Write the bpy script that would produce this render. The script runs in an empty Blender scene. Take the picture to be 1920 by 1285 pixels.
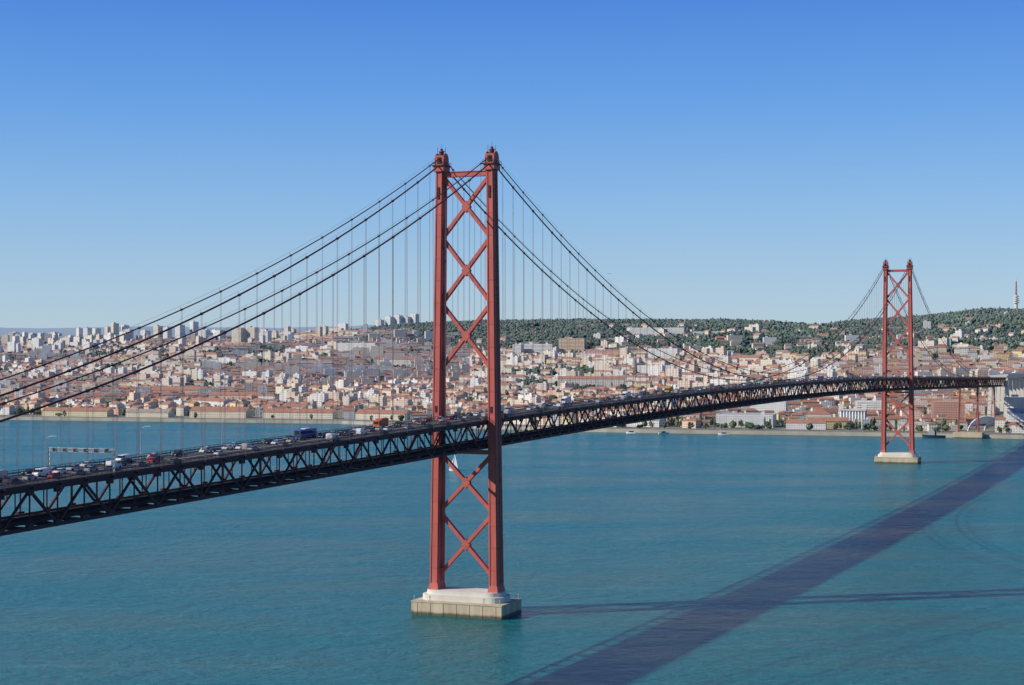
import bpy, bmesh, math, random
import numpy as np
from mathutils import Vector, Matrix
random.seed(7)
rng = np.random.default_rng(7)
scene = bpy.context.scene
scene.view_settings.view_transform = 'Standard'
scene.view_settings.look = 'None'
scene.view_settings.exposure = 0

# ------------------------------------------------------------------ helpers
def link(o, parent=None):
    scene.collection.objects.link(o)
    if parent is not None:
        o.parent = parent
    return o

def empty(name, loc=(0, 0, 0)):
    e = bpy.data.objects.new(name, None)
    e.empty_display_size = 1
    e.location = loc
    return link(e)

class NT:
    def __init__(s, mat):
        s.t = mat.node_tree
        s.n = s.t.nodes
    def new(s, typ, **kw):
        nd = s.n.new(typ)
        for k, v in kw.items():
            setattr(nd, k, v)
        return nd
    def l(s, a, b):
        s.t.links.new(a, b)
    def math(s, op, a, b=None, c=None, clamp=False):
        nd = s.n.new('ShaderNodeMath'); nd.operation = op; nd.use_clamp = clamp
        for i, x in enumerate((a, b, c)):
            if x is None: continue
            if isinstance(x, (int, float)): nd.inputs[i].default_value = x
            else: s.l(x, nd.inputs[i])
        return nd.outputs[0]
    def mix(s, f, a, b, blend='MIX'):
        nd = s.n.new('ShaderNodeMix'); nd.data_type = 'RGBA'; nd.blend_type = blend
        for sock, x in ((nd.inputs[0], f), (nd.inputs[6], a), (nd.inputs[7], b)):
            if isinstance(x, (int, float)): sock.default_value = x
            elif isinstance(x, tuple): sock.default_value = (x[0], x[1], x[2], 1)
            else: s.l(x, sock)
        return nd.outputs[2]

def newmat(name, col=(.5, .5, .5), rough=.6, metal=0, spec=.5):
    m = bpy.data.materials.new(name); m.use_nodes = True
    b = m.node_tree.nodes['Principled BSDF']
    b.inputs['Base Color'].default_value = (col[0], col[1], col[2], 1)
    b.inputs['Roughness'].default_value = rough
    b.inputs['Metallic'].default_value = metal
    b.inputs['Specular IOR Level'].default_value = spec
    return m, b, NT(m)

def noisy(name, c1, c2, scale=.3, rough=.7, spec=.3, detail=5, stretch=(1, 1, 1), tide=False):
    m, b, n = newmat(name, c1, rough, 0, spec)
    g = n.new('ShaderNodeNewGeometry')
    mp = n.new('ShaderNodeMapping'); mp.inputs['Scale'].default_value = stretch
    n.l(g.outputs['Position'], mp.inputs['Vector'])
    t = n.new('ShaderNodeTexNoise'); t.inputs['Scale'].default_value = scale; t.inputs['Detail'].default_value = detail
    n.l(mp.outputs[0], t.inputs['Vector'])
    f = n.math('MULTIPLY_ADD', t.outputs[0], 2.2, -.6, True)
    c = n.mix(f, c1, c2)
    if tide:   # algae line at the water
        sx = n.new('ShaderNodeSeparateXYZ'); n.l(g.outputs['Position'], sx.inputs[0])
        k = n.math('SUBTRACT', 1.0, n.math('SUBTRACT', n.math('MULTIPLY_ADD', t.outputs[0], -1.2, sx.outputs[2]), .2), None, True)
        c = n.mix(n.math('MULTIPLY', k, .85), c, (.05, .045, .03))
    n.l(c, b.inputs['Base Color'])
    return m

class MB:
    """mesh accumulator"""
    def __init__(s):
        s.v = []; s.f = []; s.m = []; s.c = []; s.uv = []
    def face(s, pts, m=0, c=(1, 1, 1), uv=None):
        i = len(s.v); s.v.extend(pts); n = len(pts)
        s.f.append(tuple(range(i, i + n))); s.m.append(m); s.c.append(c)
        s.uv.append(uv)
    def hexa(s, P, m=0, c=(1, 1, 1)):
        i = len(s.v); s.v.extend([tuple(p) for p in P])
        for q in ((3, 2, 1, 0), (4, 5, 6, 7), (0, 1, 5, 4), (1, 2, 6, 5), (2, 3, 7, 6), (3, 0, 4, 7)):
            s.f.append(tuple(i + k for k in q)); s.m.append(m); s.c.append(c); s.uv.append(None)
    def box(s, cx, cy, cz, lx, ly, lz, rot=0, m=0, c=(1, 1, 1)):
        ca, sa = math.cos(rot), math.sin(rot); P = []
        for z in (-lz / 2, lz / 2):
            for x, y in ((-lx / 2, -ly / 2), (lx / 2, -ly / 2), (lx / 2, ly / 2), (-lx / 2, ly / 2)):
                P.append((cx + x * ca - y * sa, cy + x * sa + y * ca, cz + z))
        s.hexa(P, m, c)
    def beam(s, a, b, w, t, m=0, side=None):
        a = Vector(a); b = Vector(b); d = (b - a)
        if d.length < 1e-6: return
        d.normalize()
        if side is None:
            up = Vector((0, 0, 1)) if abs(d.z) < .95 else Vector((0, 1, 0))
            sd = d.cross(up).normalized()
        else:
            sd = Vector(side); sd = (sd - d * sd.dot(d)).normalized()
        u = sd.cross(d).normalized()
        P = []
        for q in (a, b):
            for x, y in ((-1, -1), (1, -1), (1, 1), (-1, 1)):
                P.append(q + sd * (x * w / 2) + u * (y * t / 2))
        s.hexa(P, m)
    def tube(s, pts, r, seg=6, m=0):
        base = len(s.v); n = len(pts)
        for k, p in enumerate(pts):
            p = Vector(p)
            d = (Vector(pts[min(k + 1, n - 1)]) - Vector(pts[max(k - 1, 0)])).normalized()
            up = Vector((0, 0, 1)) if abs(d.z) < .95 else Vector((0, 1, 0))
            a = d.cross(up).normalized(); u = a.cross(d)
            rr = r[k] if isinstance(r, (list, tuple)) else r
            for j in range(seg):
                an = 2 * math.pi * j / seg
                s.v.append(tuple(p + a * math.cos(an) * rr + u * math.sin(an) * rr))
        for k in range(n - 1):
            for j in range(seg):
                j2 = (j + 1) % seg
                s.f.append((base + k * seg + j, base + k * seg + j2, base + (k + 1) * seg + j2, base + (k + 1) * seg + j))
                s.m.append(m); s.c.append((1, 1, 1)); s.uv.append(None)
        for e in (0, n - 1):
            s.f.append(tuple(base + e * seg + j for j in range(seg))); s.m.append(m); s.c.append((1, 1, 1)); s.uv.append(None)
    def mesh(s, name, mats, colattr=False, uvs=False, smooth=False):
        me = bpy.data.meshes.new(name)
        me.from_pydata(s.v, [], s.f)
        for mt in mats: me.materials.append(mt)
        me.polygons.foreach_set('material_index', s.m)
        if colattr:
            at = me.color_attributes.new('Col', 'FLOAT_COLOR', 'CORNER')
            arr = []
            for f, c in zip(s.f, s.c):
                arr.extend([c[0], c[1], c[2], 1.0] * len(f))
            at.data.foreach_set('color', arr)
        if uvs:
            ul = me.uv_layers.new(name='UVMap'); arr = []
            for f, u in zip(s.f, s.uv):
                if u is None: arr.extend([0.0, 0.0] * len(f))
                else:
                    for q in u: arr.extend(q)
            ul.data.foreach_set('uv', arr)
        if smooth: me.shade_smooth()
        me.update()
        return me
    def obj(s, name, mats, parent=None, **kw):
        return link(bpy.data.objects.new(name, s.mesh(name, mats, **kw)), parent)

# ------------------------------------------------------------------ bridge frame
UX, UY = .3771, .9262
PX, PY = UY, -UX
P0 = (-18.7, 728.0)
BROT = math.atan2(UY, UX)
def B(s, o, z):
    return (P0[0] + s * UX + o * PX, P0[1] + s * UY + o * PY, z)
SPAN = 1013.0; SIDE = 483.0
def zd(s):
    if s < 0: return 80 + .0165 * s
    if s > SPAN: return 80 - .0165 * (s - SPAN)
    return 80 + 4.2 * (1 - ((s - SPAN / 2) / (SPAN / 2)) ** 2)
def zc(s, upper=False):
    top = 188.3 if upper else 185.5
    low = 91.5 if upper else 87.0
    if s < 0 or s > SPAN:
        t = -s if s < 0 else s - SPAN
        return top + .8 * math.sin(math.pi * t / SIDE) - .438 * t + .00043 * t * t + (1.5 * math.sin(math.pi * t / SIDE) if upper else 0)
    k = (s - SPAN / 2) / (SPAN / 2)
    return low + (top - low) * k * k

# ------------------------------------------------------------------ materials
def paint_mat(name, c1, c2):
    m, b, n = newmat(name, c1, .6, 0, .3)
    g = n.new('ShaderNodeNewGeometry')
    sx = n.new('ShaderNodeSeparateXYZ'); n.l(g.outputs['Position'], sx.inputs[0])
    mp = n.new('ShaderNodeMapping'); mp.inputs['Scale'].default_value = (1, 1, .15)
    n.l(g.outputs['Position'], mp.inputs['Vector'])
    t = n.new('ShaderNodeTexNoise'); t.inputs['Scale'].default_value = .7; t.inputs['Detail'].default_value = 6
    n.l(mp.outputs[0], t.inputs['Vector'])
    f = n.math('MULTIPLY_ADD', t.outputs[0], 2.4, -.7, True)
    c = n.mix(f, c1, c2)
    fr = n.math('FRACT', n.math('DIVIDE', sx.outputs[2], 9.1))
    seam = n.math('LESS_THAN', fr, .03)
    plate = n.new('ShaderNodeTexWhiteNoise', noise_dimensions='1D')
    n.l(n.math('FLOOR', n.math('DIVIDE', sx.outputs[2], 9.1)), plate.inputs['W'])
    c = n.mix(n.math('MULTIPLY', plate.outputs[0], .5), c, c2)
    c = n.mix(n.math('MULTIPLY', seam, .35), c, (.16, .03, .03))
    n.l(c, b.inputs['Base Color'])
    return m
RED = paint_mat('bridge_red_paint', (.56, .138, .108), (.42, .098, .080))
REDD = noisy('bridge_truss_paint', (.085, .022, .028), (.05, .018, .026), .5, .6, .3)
REDCAB = noisy('cable_paint', (.13, .035, .035), (.08, .028, .03), .5, .6, .3)
HANG = newmat('hanger_rope', (.17, .13, .14), .5)[0]
ASPH = noisy('asphalt', (.05, .05, .053), (.075, .073, .072), .2, .85, .2)
WHITEP = newmat('white_paint', (.75, .75, .73), .5)[0]
STEEL = newmat('galvanised_steel', (.42, .44, .45), .45, .2)[0]
CONC = noisy('pier_concrete', (.62, .52, .37), (.42, .34, .23), .35, .85, .2, 6, (1, 1, .18), True)
CONCW = noisy('light_concrete', (.70, .67, .60), (.57, .54, .47), .25, .8, .2, 6, (1, 1, .3))
DARK = newmat('dark_opening', (.02, .015, .015), .8)[0]
RAIL = newmat('railway_steel', (.08, .05, .055), .5)[0]

# ------------------------------------------------------------------ bridge
bridge = empty('suspension_bridge')

def leg_sep(z): return 11.25 + (13.3 - 11.25) * (186 - z) / 176.0
def build_tower(s0, nm):
    mb = MB()
    zb, zt = 9.6, 182.0
    lv = [zb, 12.5, 40, 68, 100, 128, 155, zt]
    def W(z): return 2.75 + .65 * (186 - z) / 176
    def L(z): return 4.9 + 2.2 * (186 - z) / 176
    for sg in (-1, 1):
        for a, b_ in zip(lv[:-1], lv[1:]):
            P = []
            for z in (a, b_):
                o = leg_sep(z) * sg; w = W(z); l = L(z)
                e = .6 if z <= 9.61 else 0
                P += [B(s0 - l / 2 - e, o - w / 2 - e, z), B(s0 - l / 2 - e, o + w / 2 + e, z), B(s0 + l / 2 + e, o + w / 2 + e, z), B(s0 + l / 2 + e, o - w / 2 - e, z)]
            mb.hexa(P)
        for ds in (-1, 1):
            for do in (-1, 1):
                for a, b_ in ((12.5, 100), (100, zt)):
                    w0, l0 = W(a), L(a); w1, l1 = W(b_), L(b_)
                    p0 = B(s0 + ds * (l0 / 2 + .02), leg_sep(a) * sg + do * (w0 / 2 - .3), a)
                    p1 = B(s0 + ds * (l1 / 2 + .02), leg_sep(b_) * sg + do * (w1 / 2 - .3), b_)
                    mb.beam(p0, p1, .5, .4, 0, side=(PX, PY, 0))
                    p0 = B(s0 + ds * (l0 / 2 - .6), leg_sep(a) * sg + do * (w0 / 2 + .02), a)
                    p1 = B(s0 + ds * (l1 / 2 - .6), leg_sep(b_) * sg + do * (w1 / 2 + .02), b_)
                    mb.beam(p0, p1, .4, .8, 0, side=(PX, PY, 0))
        for z in np.arange(19, 180, 9.1):
            mb.box(*B(s0, leg_sep(z) * sg, z), L(z) + .16, W(z) + .16, .2, BROT)
        # saddle housing
        o = leg_sep(184) * sg
        mb.box(*B(s0, o, 183.0), 6.6, 4.6, 2.2, BROT)
        mb.box(*B(s0, o, 184.35), 7.6, 5.6, .5, BROT, m=1)
        mb.box(*B(s0, o, 186.6), 5.0, 3.5, 4.0, BROT)
        for k in (-1, 1):
            pts = []
            for j in range(9):
                an = math.pi * j / 8
                pts.append((math.cos(an) * 2.7, 186.8 + math.sin(an) * 2.9))
            pts += [(-2.7, 184.65), (2.7, 184.65)]
            A = [B(s0 + x, o + k * 1.9 - .15, z) for x, z in pts]; C = [B(s0 + x, o + k * 1.9 + .15, z) for x, z in pts]
            mb.face(A); mb.face(C[::-1])
            for j in range(len(pts)):
                j2 = (j + 1) % len(pts); mb.face([A[j], A[j2], C[j2], C[j]])
        mb.box(*B(s0 - 2.6, o, 186.6), .4, 1.7, 2.4, BROT, m=2)
        mb.tube([B(s0, o, 188.4), B(s0, o, 190.4)], 1.0, 8, 1)
        mb.tube([B(s0, o, 190.3), B(s0, o, 190.6)], 1.4, 8)
        mb.tube([B(s0, o, 190.6), B(s0, o, 191.6)], [.6, .5], 8, 1)
        for q in (-1.2, 1.2): mb.tube([B(s0 + q, o + q, 189), B(s0 + q, o + q, 192.2)], .09, 5, 1)
        mb.tube([B(s0, o, 191.6), B(s0, o, 193.6)], .1, 5)
        for (a, c) in (((-3.7, -2.7), (3.7, -2.7)), ((3.7, -2.7), (3.7, 2.7)), ((3.7, 2.7), (-3.7, 2.7)), ((-3.7, 2.7), (-3.7, -2.7))):
            for zz in (185.2, 185.8):
                mb.beam(B(s0 + a[0], o + a[1], zz), B(s0 + c[0], o + c[1], zz), .08, .08, 1)
            for t in np.linspace(0, 1, 5):
                q = (a[0] + (c[0] - a[0]) * t, a[1] + (c[1] - a[1]) * t)
                mb.beam(B(s0 + q[0], o + q[1], 184.6), B(s0 + q[0], o + q[1], 185.85), .08, .08, 1)
        mb.box(*B(s0 - L(173) / 2 - .02, o + .15 * sg, 173), .5, .8, 5.0, BROT, m=2)
        mb.box(*B(s0 - L(90) / 2 - .02, leg_sep(90) * sg, 84), .5, .9, 2.6, BROT, m=2)
        for dq in (-.3, .3):
            mb.beam(B(s0 + dq, leg_sep(13) * sg + W(13) / 2 + .25, 13), B(s0 + dq, leg_sep(181) * sg + W(181) / 2 + .25, 181), .1, .1, 1)
    mb.beam(B(s0, -leg_sep(181) + 1.5, 180.6), B(s0, leg_sep(181) - 1.5, 180.6), 2.6, 1.9)
    mb.beam(B(s0, -leg_sep(181) + 1.5, 181.7), B(s0, leg_sep(181) - 1.5, 181.7), 3.2, .3)
    mb.beam(B(s0, -leg_sep(66) + 1.7, 66.4), B(s0, leg_sep(66) - 1.7, 66.4), 3.0, 1.6)
    def xb(z0, z1):
        for sg in (-1, 1):
            a = B(s0, -sg * (leg_sep(z0) - 1.3), z0 + .6); c = B(s0, sg * (leg_sep(z1) - 1.3), z1 - .6)
            off = Vector((UX, UY, 0)) * (.012 * sg)
            mb.beam(Vector(a) + off, Vector(c) + off, 2.0 + .02 * sg, 1.4, 0, side=(UX, UY, 0))
        zm = (z0 + z1) / 2
        h = 2.4
        P = []
        for ds in (-1.1, 1.1):
            P.append([B(s0 + ds, 0, zm - h), B(s0 + ds, h * .8, zm), B(s0 + ds, 0, zm + h), B(s0 + ds, -h * .8, zm)])
        mb.hexa(P[0] + P[1])
        for sg in (-1, 1):
            for zz, q in ((z0, 1), (z1, -1)):
                oo = sg * (leg_sep(zz) - W(zz) / 2 + .05)
                T = [[B(s0 + ds, oo, zz - q * .4), B(s0 + ds, oo - sg * 1.9, zz + q * 1.9), B(s0 + ds, oo, zz + q * 4.2)] for ds in (-1.06, 1.06)]
                mb.face(T[0]); mb.face(T[1])
                for j in range(3):
                    j2 = (j + 1) % 3; mb.face([T[0][j], T[0][j2], T[1][j2], T[1][j]])
    for z0, z1 in ((15, 41.5), (41.5, 66), (100.5, 127.5), (127.5, 154.5), (154.5, 180)):
        xb(z0, z1)
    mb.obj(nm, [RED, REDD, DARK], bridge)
    # pier
    pb = MB()
    pb.box(*B(s0, 0, 1.3), 21.6, 40, 8.0, BROT)
    pb.box(*B(s0, 0, 5.42), 22.0, 40.4, .5, BROT)
    for i in range(-3, 4):
        pb.box(*B(s0 - 10.85, i * 5.8, 2.2), .18, .3, 5.6, BROT)
    for i in range(-1, 2):
        pb.box(*B(s0 + i * 6, 20.05, 2.2), .3, .18, 5.6, BROT)
    def rounded(z0, z1, l, w, r, mi):
        pts = []
        for cx, cy, a0 in ((l / 2 - r, w / 2 - r, 0), (-l / 2 + r, w / 2 - r, 90), (-l / 2 + r, -w / 2 + r, 180), (l / 2 - r, -w / 2 + r, 270)):
            for j in range(7):
                an = math.radians(a0 + 15 * j); pts.append((cx + r * math.cos(an), cy + r * math.sin(an)))
        A = [B(s0 + x, y, z0) for x, y in pts]; C = [B(s0 + x, y, z1) for x, y in pts]
        pb.face(C, mi)
        for j in range(len(pts)):
            j2 = (j + 1) % len(pts); pb.face([A[j], A[j2], C[j2], C[j]], mi)
    rounded(5.6, 8.0, 15.5, 36, 5, 1)
    rounded(8.0, 9.65, 12.5, 33, 4.5, 1)
    for o in (-19, -12, 12, 19):
        for q in (-10, 10):
            pb.tube([B(s0 + q, o, 5.6), B(s0 + q, o, 7.4)], .15, 6, 2)
            pb.tube([B(s0 + q, o, 7.3), B(s0 + q, o, 7.8)], .3, 6, 2)
    pb.obj(nm.replace('tower', 'tower_pier'), [CONC, CONCW, STEEL], bridge)
build_tower(0, 'tower_south')
build_tower(SPAN, 'tower_north')

# deck & truss
TD = 10.7
S0, S1 = -46 * 11.5, 1786.0
nodes = []
pan_side = SIDE / 42; pan_main = SPAN / 88
for i in range(-46, 0): nodes.append(i * pan_side)
for i in range(0, 88): nodes.append(i * pan_main)
s = SPAN
while s < S1: nodes.append(s); s += pan_side
NS = 46
tr = MB(); dk = MB(); rd = MB(); rl = MB(); mk = MB()
TO = 10.3
for i in range(len(nodes) - 1):
    a, b_ = nodes[i], nodes[i + 1]
    za, zb_ = zd(a), zd(b_)
    even = (i - NS) % 2 == 0
    for sg in (-1, 1):
        o = TO * sg
        tr.beam(B(a, o, za - 1.5), B(b_, o, zb_ - 1.5), .7, .9)
        tr.beam(B(a, o, za - TD - .6), B(b_, o, zb_ - TD - .6), .7, .95)
        if even: tr.beam(B(a, o, za - 1.5), B(b_, o, zb_ - TD - .5), .5, .62, 0)
        else: tr.beam(B(a, o, za - TD - .5), B(b_, o, zb_ - 1.5), .5, .62, 0)
        tr.beam(B(a, o, za - 1.9), B(a, o, za - TD - .3), .36, .36, 0)
        m_ = (a + b_) / 2; zm = (za + zb_) / 2
        tr.beam(B(m_, o, zm - 1.8), B(m_, o, zm - TD / 2 - .8), .26, .26, 0)
        tr.box(*B(a, o + .02 * sg, za - 2.2), 2.4, .80, 1.4, BROT)
        tr.box(*B(a, o + .02 * sg, za - TD - .1), 2.6, .80, 1.5, BROT)
        tr.beam(B(a, o, za - .9), B(a, 11.75 * sg, za - .9), .6, .5)
        rl.beam(B(a, 10.95 * sg, za + 1.15), B(b_, 10.95 * sg, zb_ + 1.15), .12, .14)
        rl.beam(B(a, 10.95 * sg, za + .7), B(b_, 10.95 * sg, zb_ + .7), .06, .07)
        rl.beam(B(a, 10.95 * sg, za + .35), B(b_, 10.95 * sg, zb_ + .35), .06, .07)
        for k in range(5):
            q = a + (b_ - a) * k / 5; zq = zd(q)
            rl.beam(B(q, 10.95 * sg, zq - .1), B(q, 10.95 * sg, zq + 1.15), .12, .12)
        rl.beam(B(a, 9.75 * sg, za + .6), B(b_, 9.75 * sg, zb_ + .6), .12, .32)
        dk.beam(B(a, 10.75 * sg, za - .55), B(b_, 10.75 * sg, zb_ - .55), .6, .95)
    tr.beam(B(a, -TO, za - 1.6), B(a, TO, za - 1.6), .5, 1.3)
    tr.beam(B(a, -TO, za - TD - .7), B(a, TO, za - TD - .7), .5, 1.0)
    tr.beam(B((a + b_) / 2, -TO, (za + zb_) / 2 - .95), B((a + b_) / 2, TO, (za + zb_) / 2 - .95), .35, .6)
    if even: tr.beam(B(a, -TO, za - TD - .6), B(b_, TO, zb_ - TD - .6), .35, .35)
    else: tr.beam(B(a, TO, za - TD - .6), B(b_, -TO, zb_ - TD - .6), .35, .35)
    for o in (-5.2, -1.2, 1.2, 5.2):
        tr.beam(B(a, o, za - TD + .2), B(b_, o, zb_ - TD + .2), .4, .9)
    rl.beam(B(a, 0, za - TD + .75), B(b_, 0, zb_ - TD + .75), 11.6, .2, 1)
    for o in (-4, -2.4, 2.4, 4):
        rl.beam(B(a, o, za - TD + .95), B(b_, o, zb_ - TD + .95), .1, .18, 1)
    dk.beam(B(a, 0, za - .45), B(b_, 0, zb_ - .45), 20.9, .6)
    rd.face([B(a, -10.2, za - .14), B(a, 10.2, za - .14), B(b_, 10.2, zb_ - .14), B(b_, -10.2, zb_ - .14)])
    for o in (-6.8, -3.4, 0, 3.4, 6.8):
        if o == 0:
            for q in (-.15, .15):
                mk.face([B(a, o + q - .07, za - .134), B(a, o + q + .07, za - .134), B(b_, o + q + .07, zb_ - .134), B(b_, o + q - .07, zb_ - .134)])
        else:
            c_ = a + 4.0; zc_ = zd(c_) - .134
            mk.face([B(a, o - .08, za - .134), B(a, o + .08, za - .134), B(c_, o + .08, zc_), B(c_, o - .08, zc_)])
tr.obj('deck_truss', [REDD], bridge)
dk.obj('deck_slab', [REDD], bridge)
rd.obj('roadway', [ASPH], bridge)
mk.obj('lane_markings', [WHITEP], bridge)
rl.obj('railings_and_tracks', [RAIL, DARK], bridge)

# cables
cb = MB(); hg = MB()
for sg in (-1, 1):
    o = 11.3 * sg
    for up in (False, True):
        for rngs in (np.linspace(-SIDE, -1.5, 43), np.linspace(1.5, SPAN - 1.5, 89), np.linspace(SPAN + 1.5, SPAN + SIDE, 43)):
            cb.tube([B(q, o, zc(q, up)) for q in rngs], .20 if up else .30, 6)
            cb.tube([B(q, o + .45 * sg, zc(q, up) + 1.15) for q in rngs], .03, 4)
        for s0 in (0, SPAN):
            cb.tube([B(s0 - 1.6, o, zc(-1.6, up)), B(s0, o, zc(0, up) + .25), B(s0 + 1.6, o, zc(-1.6, up))], .35, 6)
    def hanger(q, up):
        # primary cable hangers at even panel points, secondary cable hangers midway between them
        z0 = zd(q) - .6; z1 = zc(q, up)
        if z1 - z0 < 1.0: return
        for dq in (-.3, .3):
            hg.tube([B(q + dq, o + (.25 * sg if up else 0), z0), B(q + dq, o, z1)], .042 if up else .05, 4)
        th = .54 if up else .72
        dz = (zc(q + .5, up) - zc(q - .5, up))
        cb.beam(B(q - .5, o, z1 - .5 * dz), B(q + .5, o, z1 + .5 * dz), th, th)
        cb.beam(B(q, o + .45 * sg, z1), B(q, o + .45 * sg, z1 + 1.2), .06, .06)
    for i in range(1, 42):
        hanger(-i * SIDE / 42, i % 2 == 1); hanger(SPAN + i * SIDE / 42, i % 2 == 1)
    for i in range(1, 88):
        hanger(i * SPAN / 88, i % 2 == 1)
cb.obj('main_cables', [REDCAB], bridge)
hg.obj('hangers', [HANG], bridge)

# steel trestles, anchorage and concrete viaduct on the north bank
ts = MB()
for s0 in (SPAN + SIDE, 1655):
    zt = zd(s0) - TD - 1
    for ds in (-3, 3):
        for sg in (-1, 1):
            ts.beam(B(s0 + ds * 1.3, 12 * sg, 3), B(s0 + ds, 10 * sg, zt), 1.0, 1.0)
        for k in range(3):
            z0 = 5 + (zt - 5) * k / 3; z1 = 5 + (zt - 5) * (k + 1) / 3
            if ds < 0:
                ts.beam(B(s0 + ds * 1.2, -11.5, z0), B(s0 + ds, 10.8, z1), .4, .4); ts.beam(B(s0 + ds * 1.2 + .02, 11.5, z0), B(s0 + ds + .02, -10.8, z1), .4, .4)
            ts.beam(B(s0 + ds, -11, z1 - .5), B(s0 + ds, 11, z1 - .5), .6, .6)
    for sg in (-1, 1):
        for k in range(3):
            z0 = 5 + (zt - 5) * k / 3; z1 = 5 + (zt - 5) * (k + 1) / 3
            ts.beam(B(s0 - 3.6, 11.2 * sg, z0), B(s0 + 3.6, 11.2 * sg, z1), .5, .5)
ts.obj('approach_trestles', [noisy('trestle_paint', (.42, .14, .13), (.30, .11, .11), .3)], bridge)
vd = MB()
vd.box(*B(SPAN + SIDE, 0, 3), 22, 34, 8, BROT, m=1)
for s0 in (1791, 1835, 1880, 1925, 1971, 2015, 2061):
    zt = 66.5
    wd = 3.4 if s0 > 1795 else 8
    for sg in (-1, 1):
        vd.hexa([B(s0 - wd * .7, 13 * sg - 3, -2), B(s0 - wd * .7, 13 * sg + 3, -2), B(s0 + wd * .7, 13 * sg + 3, -2), B(s0 + wd * .7, 13 * sg - 3, -2),
                 B(s0 - wd * .5, 10 * sg - 2, zt), B(s0 - wd * .5, 10 * sg + 2, zt), B(s0 + wd * .5, 10 * sg + 2, zt), B(s0 + wd * .5, 10 * sg - 2, zt)])
    vd.box(*B(s0, 0, zt - 2), wd * .9, 19.9, 5, BROT)
    vd.box(*B(s0, 0, zt * .5), wd * .8, 19, 3, BROT)
vd.beam(B(1787, 0, 68), B(2300, 0, 64), 22, 3.6)
vd.beam(B(1787, 0, 70.4), B(2300, 0, 66.2), 25, .7)
for sg in (-1, 1):
    vd.beam(B(1787, 12.3 * sg, 71.4), B(2300, 12.3 * sg, 67.2), .4, 1.3)
vd.obj('concrete_viaduct', [CONCW, CONC], bridge)

# ------------------------------------------------------------------ vehicles
GLASS = newmat('vehicle_glass', (.02, .025, .03), .1)[0]
TYRE = newmat('tyre_rubber', (.02, .02, .02), .9)[0]
LAMPW = newmat('head_lamp', (.8, .8, .75), .2)[0]
LAMPR = newmat('tail_lamp', (.45, .02, .02), .3)[0]
def paint(nm, c): return newmat(nm, c, .35, .1, .4)[0]
def prism(mb, pts, y0, y1, m=0, taper=None):
    n = len(pts); t = taper or [1] * n
    A = [(x, y0 * t[i], z) for i, (x, z) in enumerate(pts)]; C = [(x, y1 * t[i], z) for i, (x, z) in enumerate(pts)]
    mb.face(A, m); mb.face(C[::-1], m)
    for j in range(n):
        j2 = (j + 1) % n; mb.face([A[j], C[j], C[j2], A[j2]], m)
def wheel(mb, x, y, r=.33, w=.22):
    A = []; C = []
    for j in range(12):
        an = j * math.pi / 6; A.append((x + r * math.cos(an), y - w / 2, r + r * math.sin(an))); C.append((x + r * math.cos(an), y + w / 2, r + r * math.sin(an)))
    mb.face(A, 2); mb.face(C[::-1], 2)
    for j in range(12): mb.face([A[j], C[j], C[(j + 1) % 12], A[(j + 1) % 12]], 2)
def car_mesh(nm, mat, van=False):
    mb = MB()
    if not van:
        prism(mb, [(-2.15, .3), (2.15, .3), (2.2, .62), (2.05, .78), (1.0, .95), (-1.75, .98), (-2.15, .9), (-2.2, .6)], -.88, .88, 0, [1, 1, .95, .93, .97, .97, .93, 1])
        prism(mb, [(1.05, .94), (.35, 1.4), (-1.1, 1.42), (-1.8, .96)], -.84, .84, 1, [1, .82, .82, 1])
        prism(mb, [(.33, 1.4), (.1, 1.47), (-.95, 1.48), (-1.12, 1.42)], -.70, .70, 0)
        for sg in (-1, 1):
            mb.beam((-.35, .83 * sg, .95), (-.35, .69 * sg, 1.43), .1, .06, 0)
            mb.box(2.16, .62 * sg, .66, .08, .36, .14, m=3); mb.box(-2.17, .66 * sg, .78, .08, .3, .16, m=4)
            mb.box(.85, .95 * sg, 1.0, .16, .18, .12, m=0)
            wheel(mb, 1.32, .8 * sg); wheel(mb, -1.32, .8 * sg)
    else:
        prism(mb, [(-2.6, .35), (2.6, .35), (2.65, .8), (2.4, 1.15), (1.75, 1.35), (1.2, 2.1), (-2.55, 2.2), (-2.65, 1.2)], -.97, .97, 0, [1, 1, .95, .95, .97, .86, .88, 1])
        prism(mb, [(2.0, 1.32), (1.8, 1.4), (1.32, 2.0), (1.5, 1.9)], -.82, .82, 1)
        for sg in (-1, 1):
            mb.box(.95, .95 * sg, 1.6, .9, .06, .5, m=1)
            mb.box(2.6, .68 * sg, .85, .1, .35, .2, m=3); mb.box(-2.64, .8 * sg, 1.1, .08, .15, .5, m=4)
            wheel(mb, 1.65, .88 * sg, .37); wheel(mb, -1.6, .88 * sg, .37)
    return mb.mesh(nm, [mat, GLASS, TYRE, LAMPW, LAMPR])
def truck_mesh(nm, cab, boxm, L=8.5):
    mb = MB()
    f = L / 2
    prism(mb, [(f - 2.1, .6), (f, .6), (f + .02, 1.5), (f - .25, 2.9), (f - 2.1, 3.0)], -1.2, 1.2, 0, [1, 1, 1, .95, .95])
    prism(mb, [(f + .05, 1.6), (f - .18, 2.6), (f - .3, 2.6), (f - .1, 1.6)], -1.08, 1.08, 1)
    for sg in (-1, 1):
        mb.box(f - .95, 1.19 * sg, 2.1, .9, .06, .7, m=1)
        for x in (f - 1.0, -f + 1.2, -f + 2.4): wheel(mb, x, 1.08 * sg, .5, .32)
        mb.box(f, .9 * sg, .9, .1, .35, .2, m=3)
    mb.box(-1.1, 0, 2.2, L - 2.4, 2.5, 2.7, m=5)
    mb.box(-.4, 0, .75, L - 1.2, 1.0, .3, m=2)
    return mb.mesh(nm, [cab, GLASS, TYRE, LAMPW, LAMPR, boxm])
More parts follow.
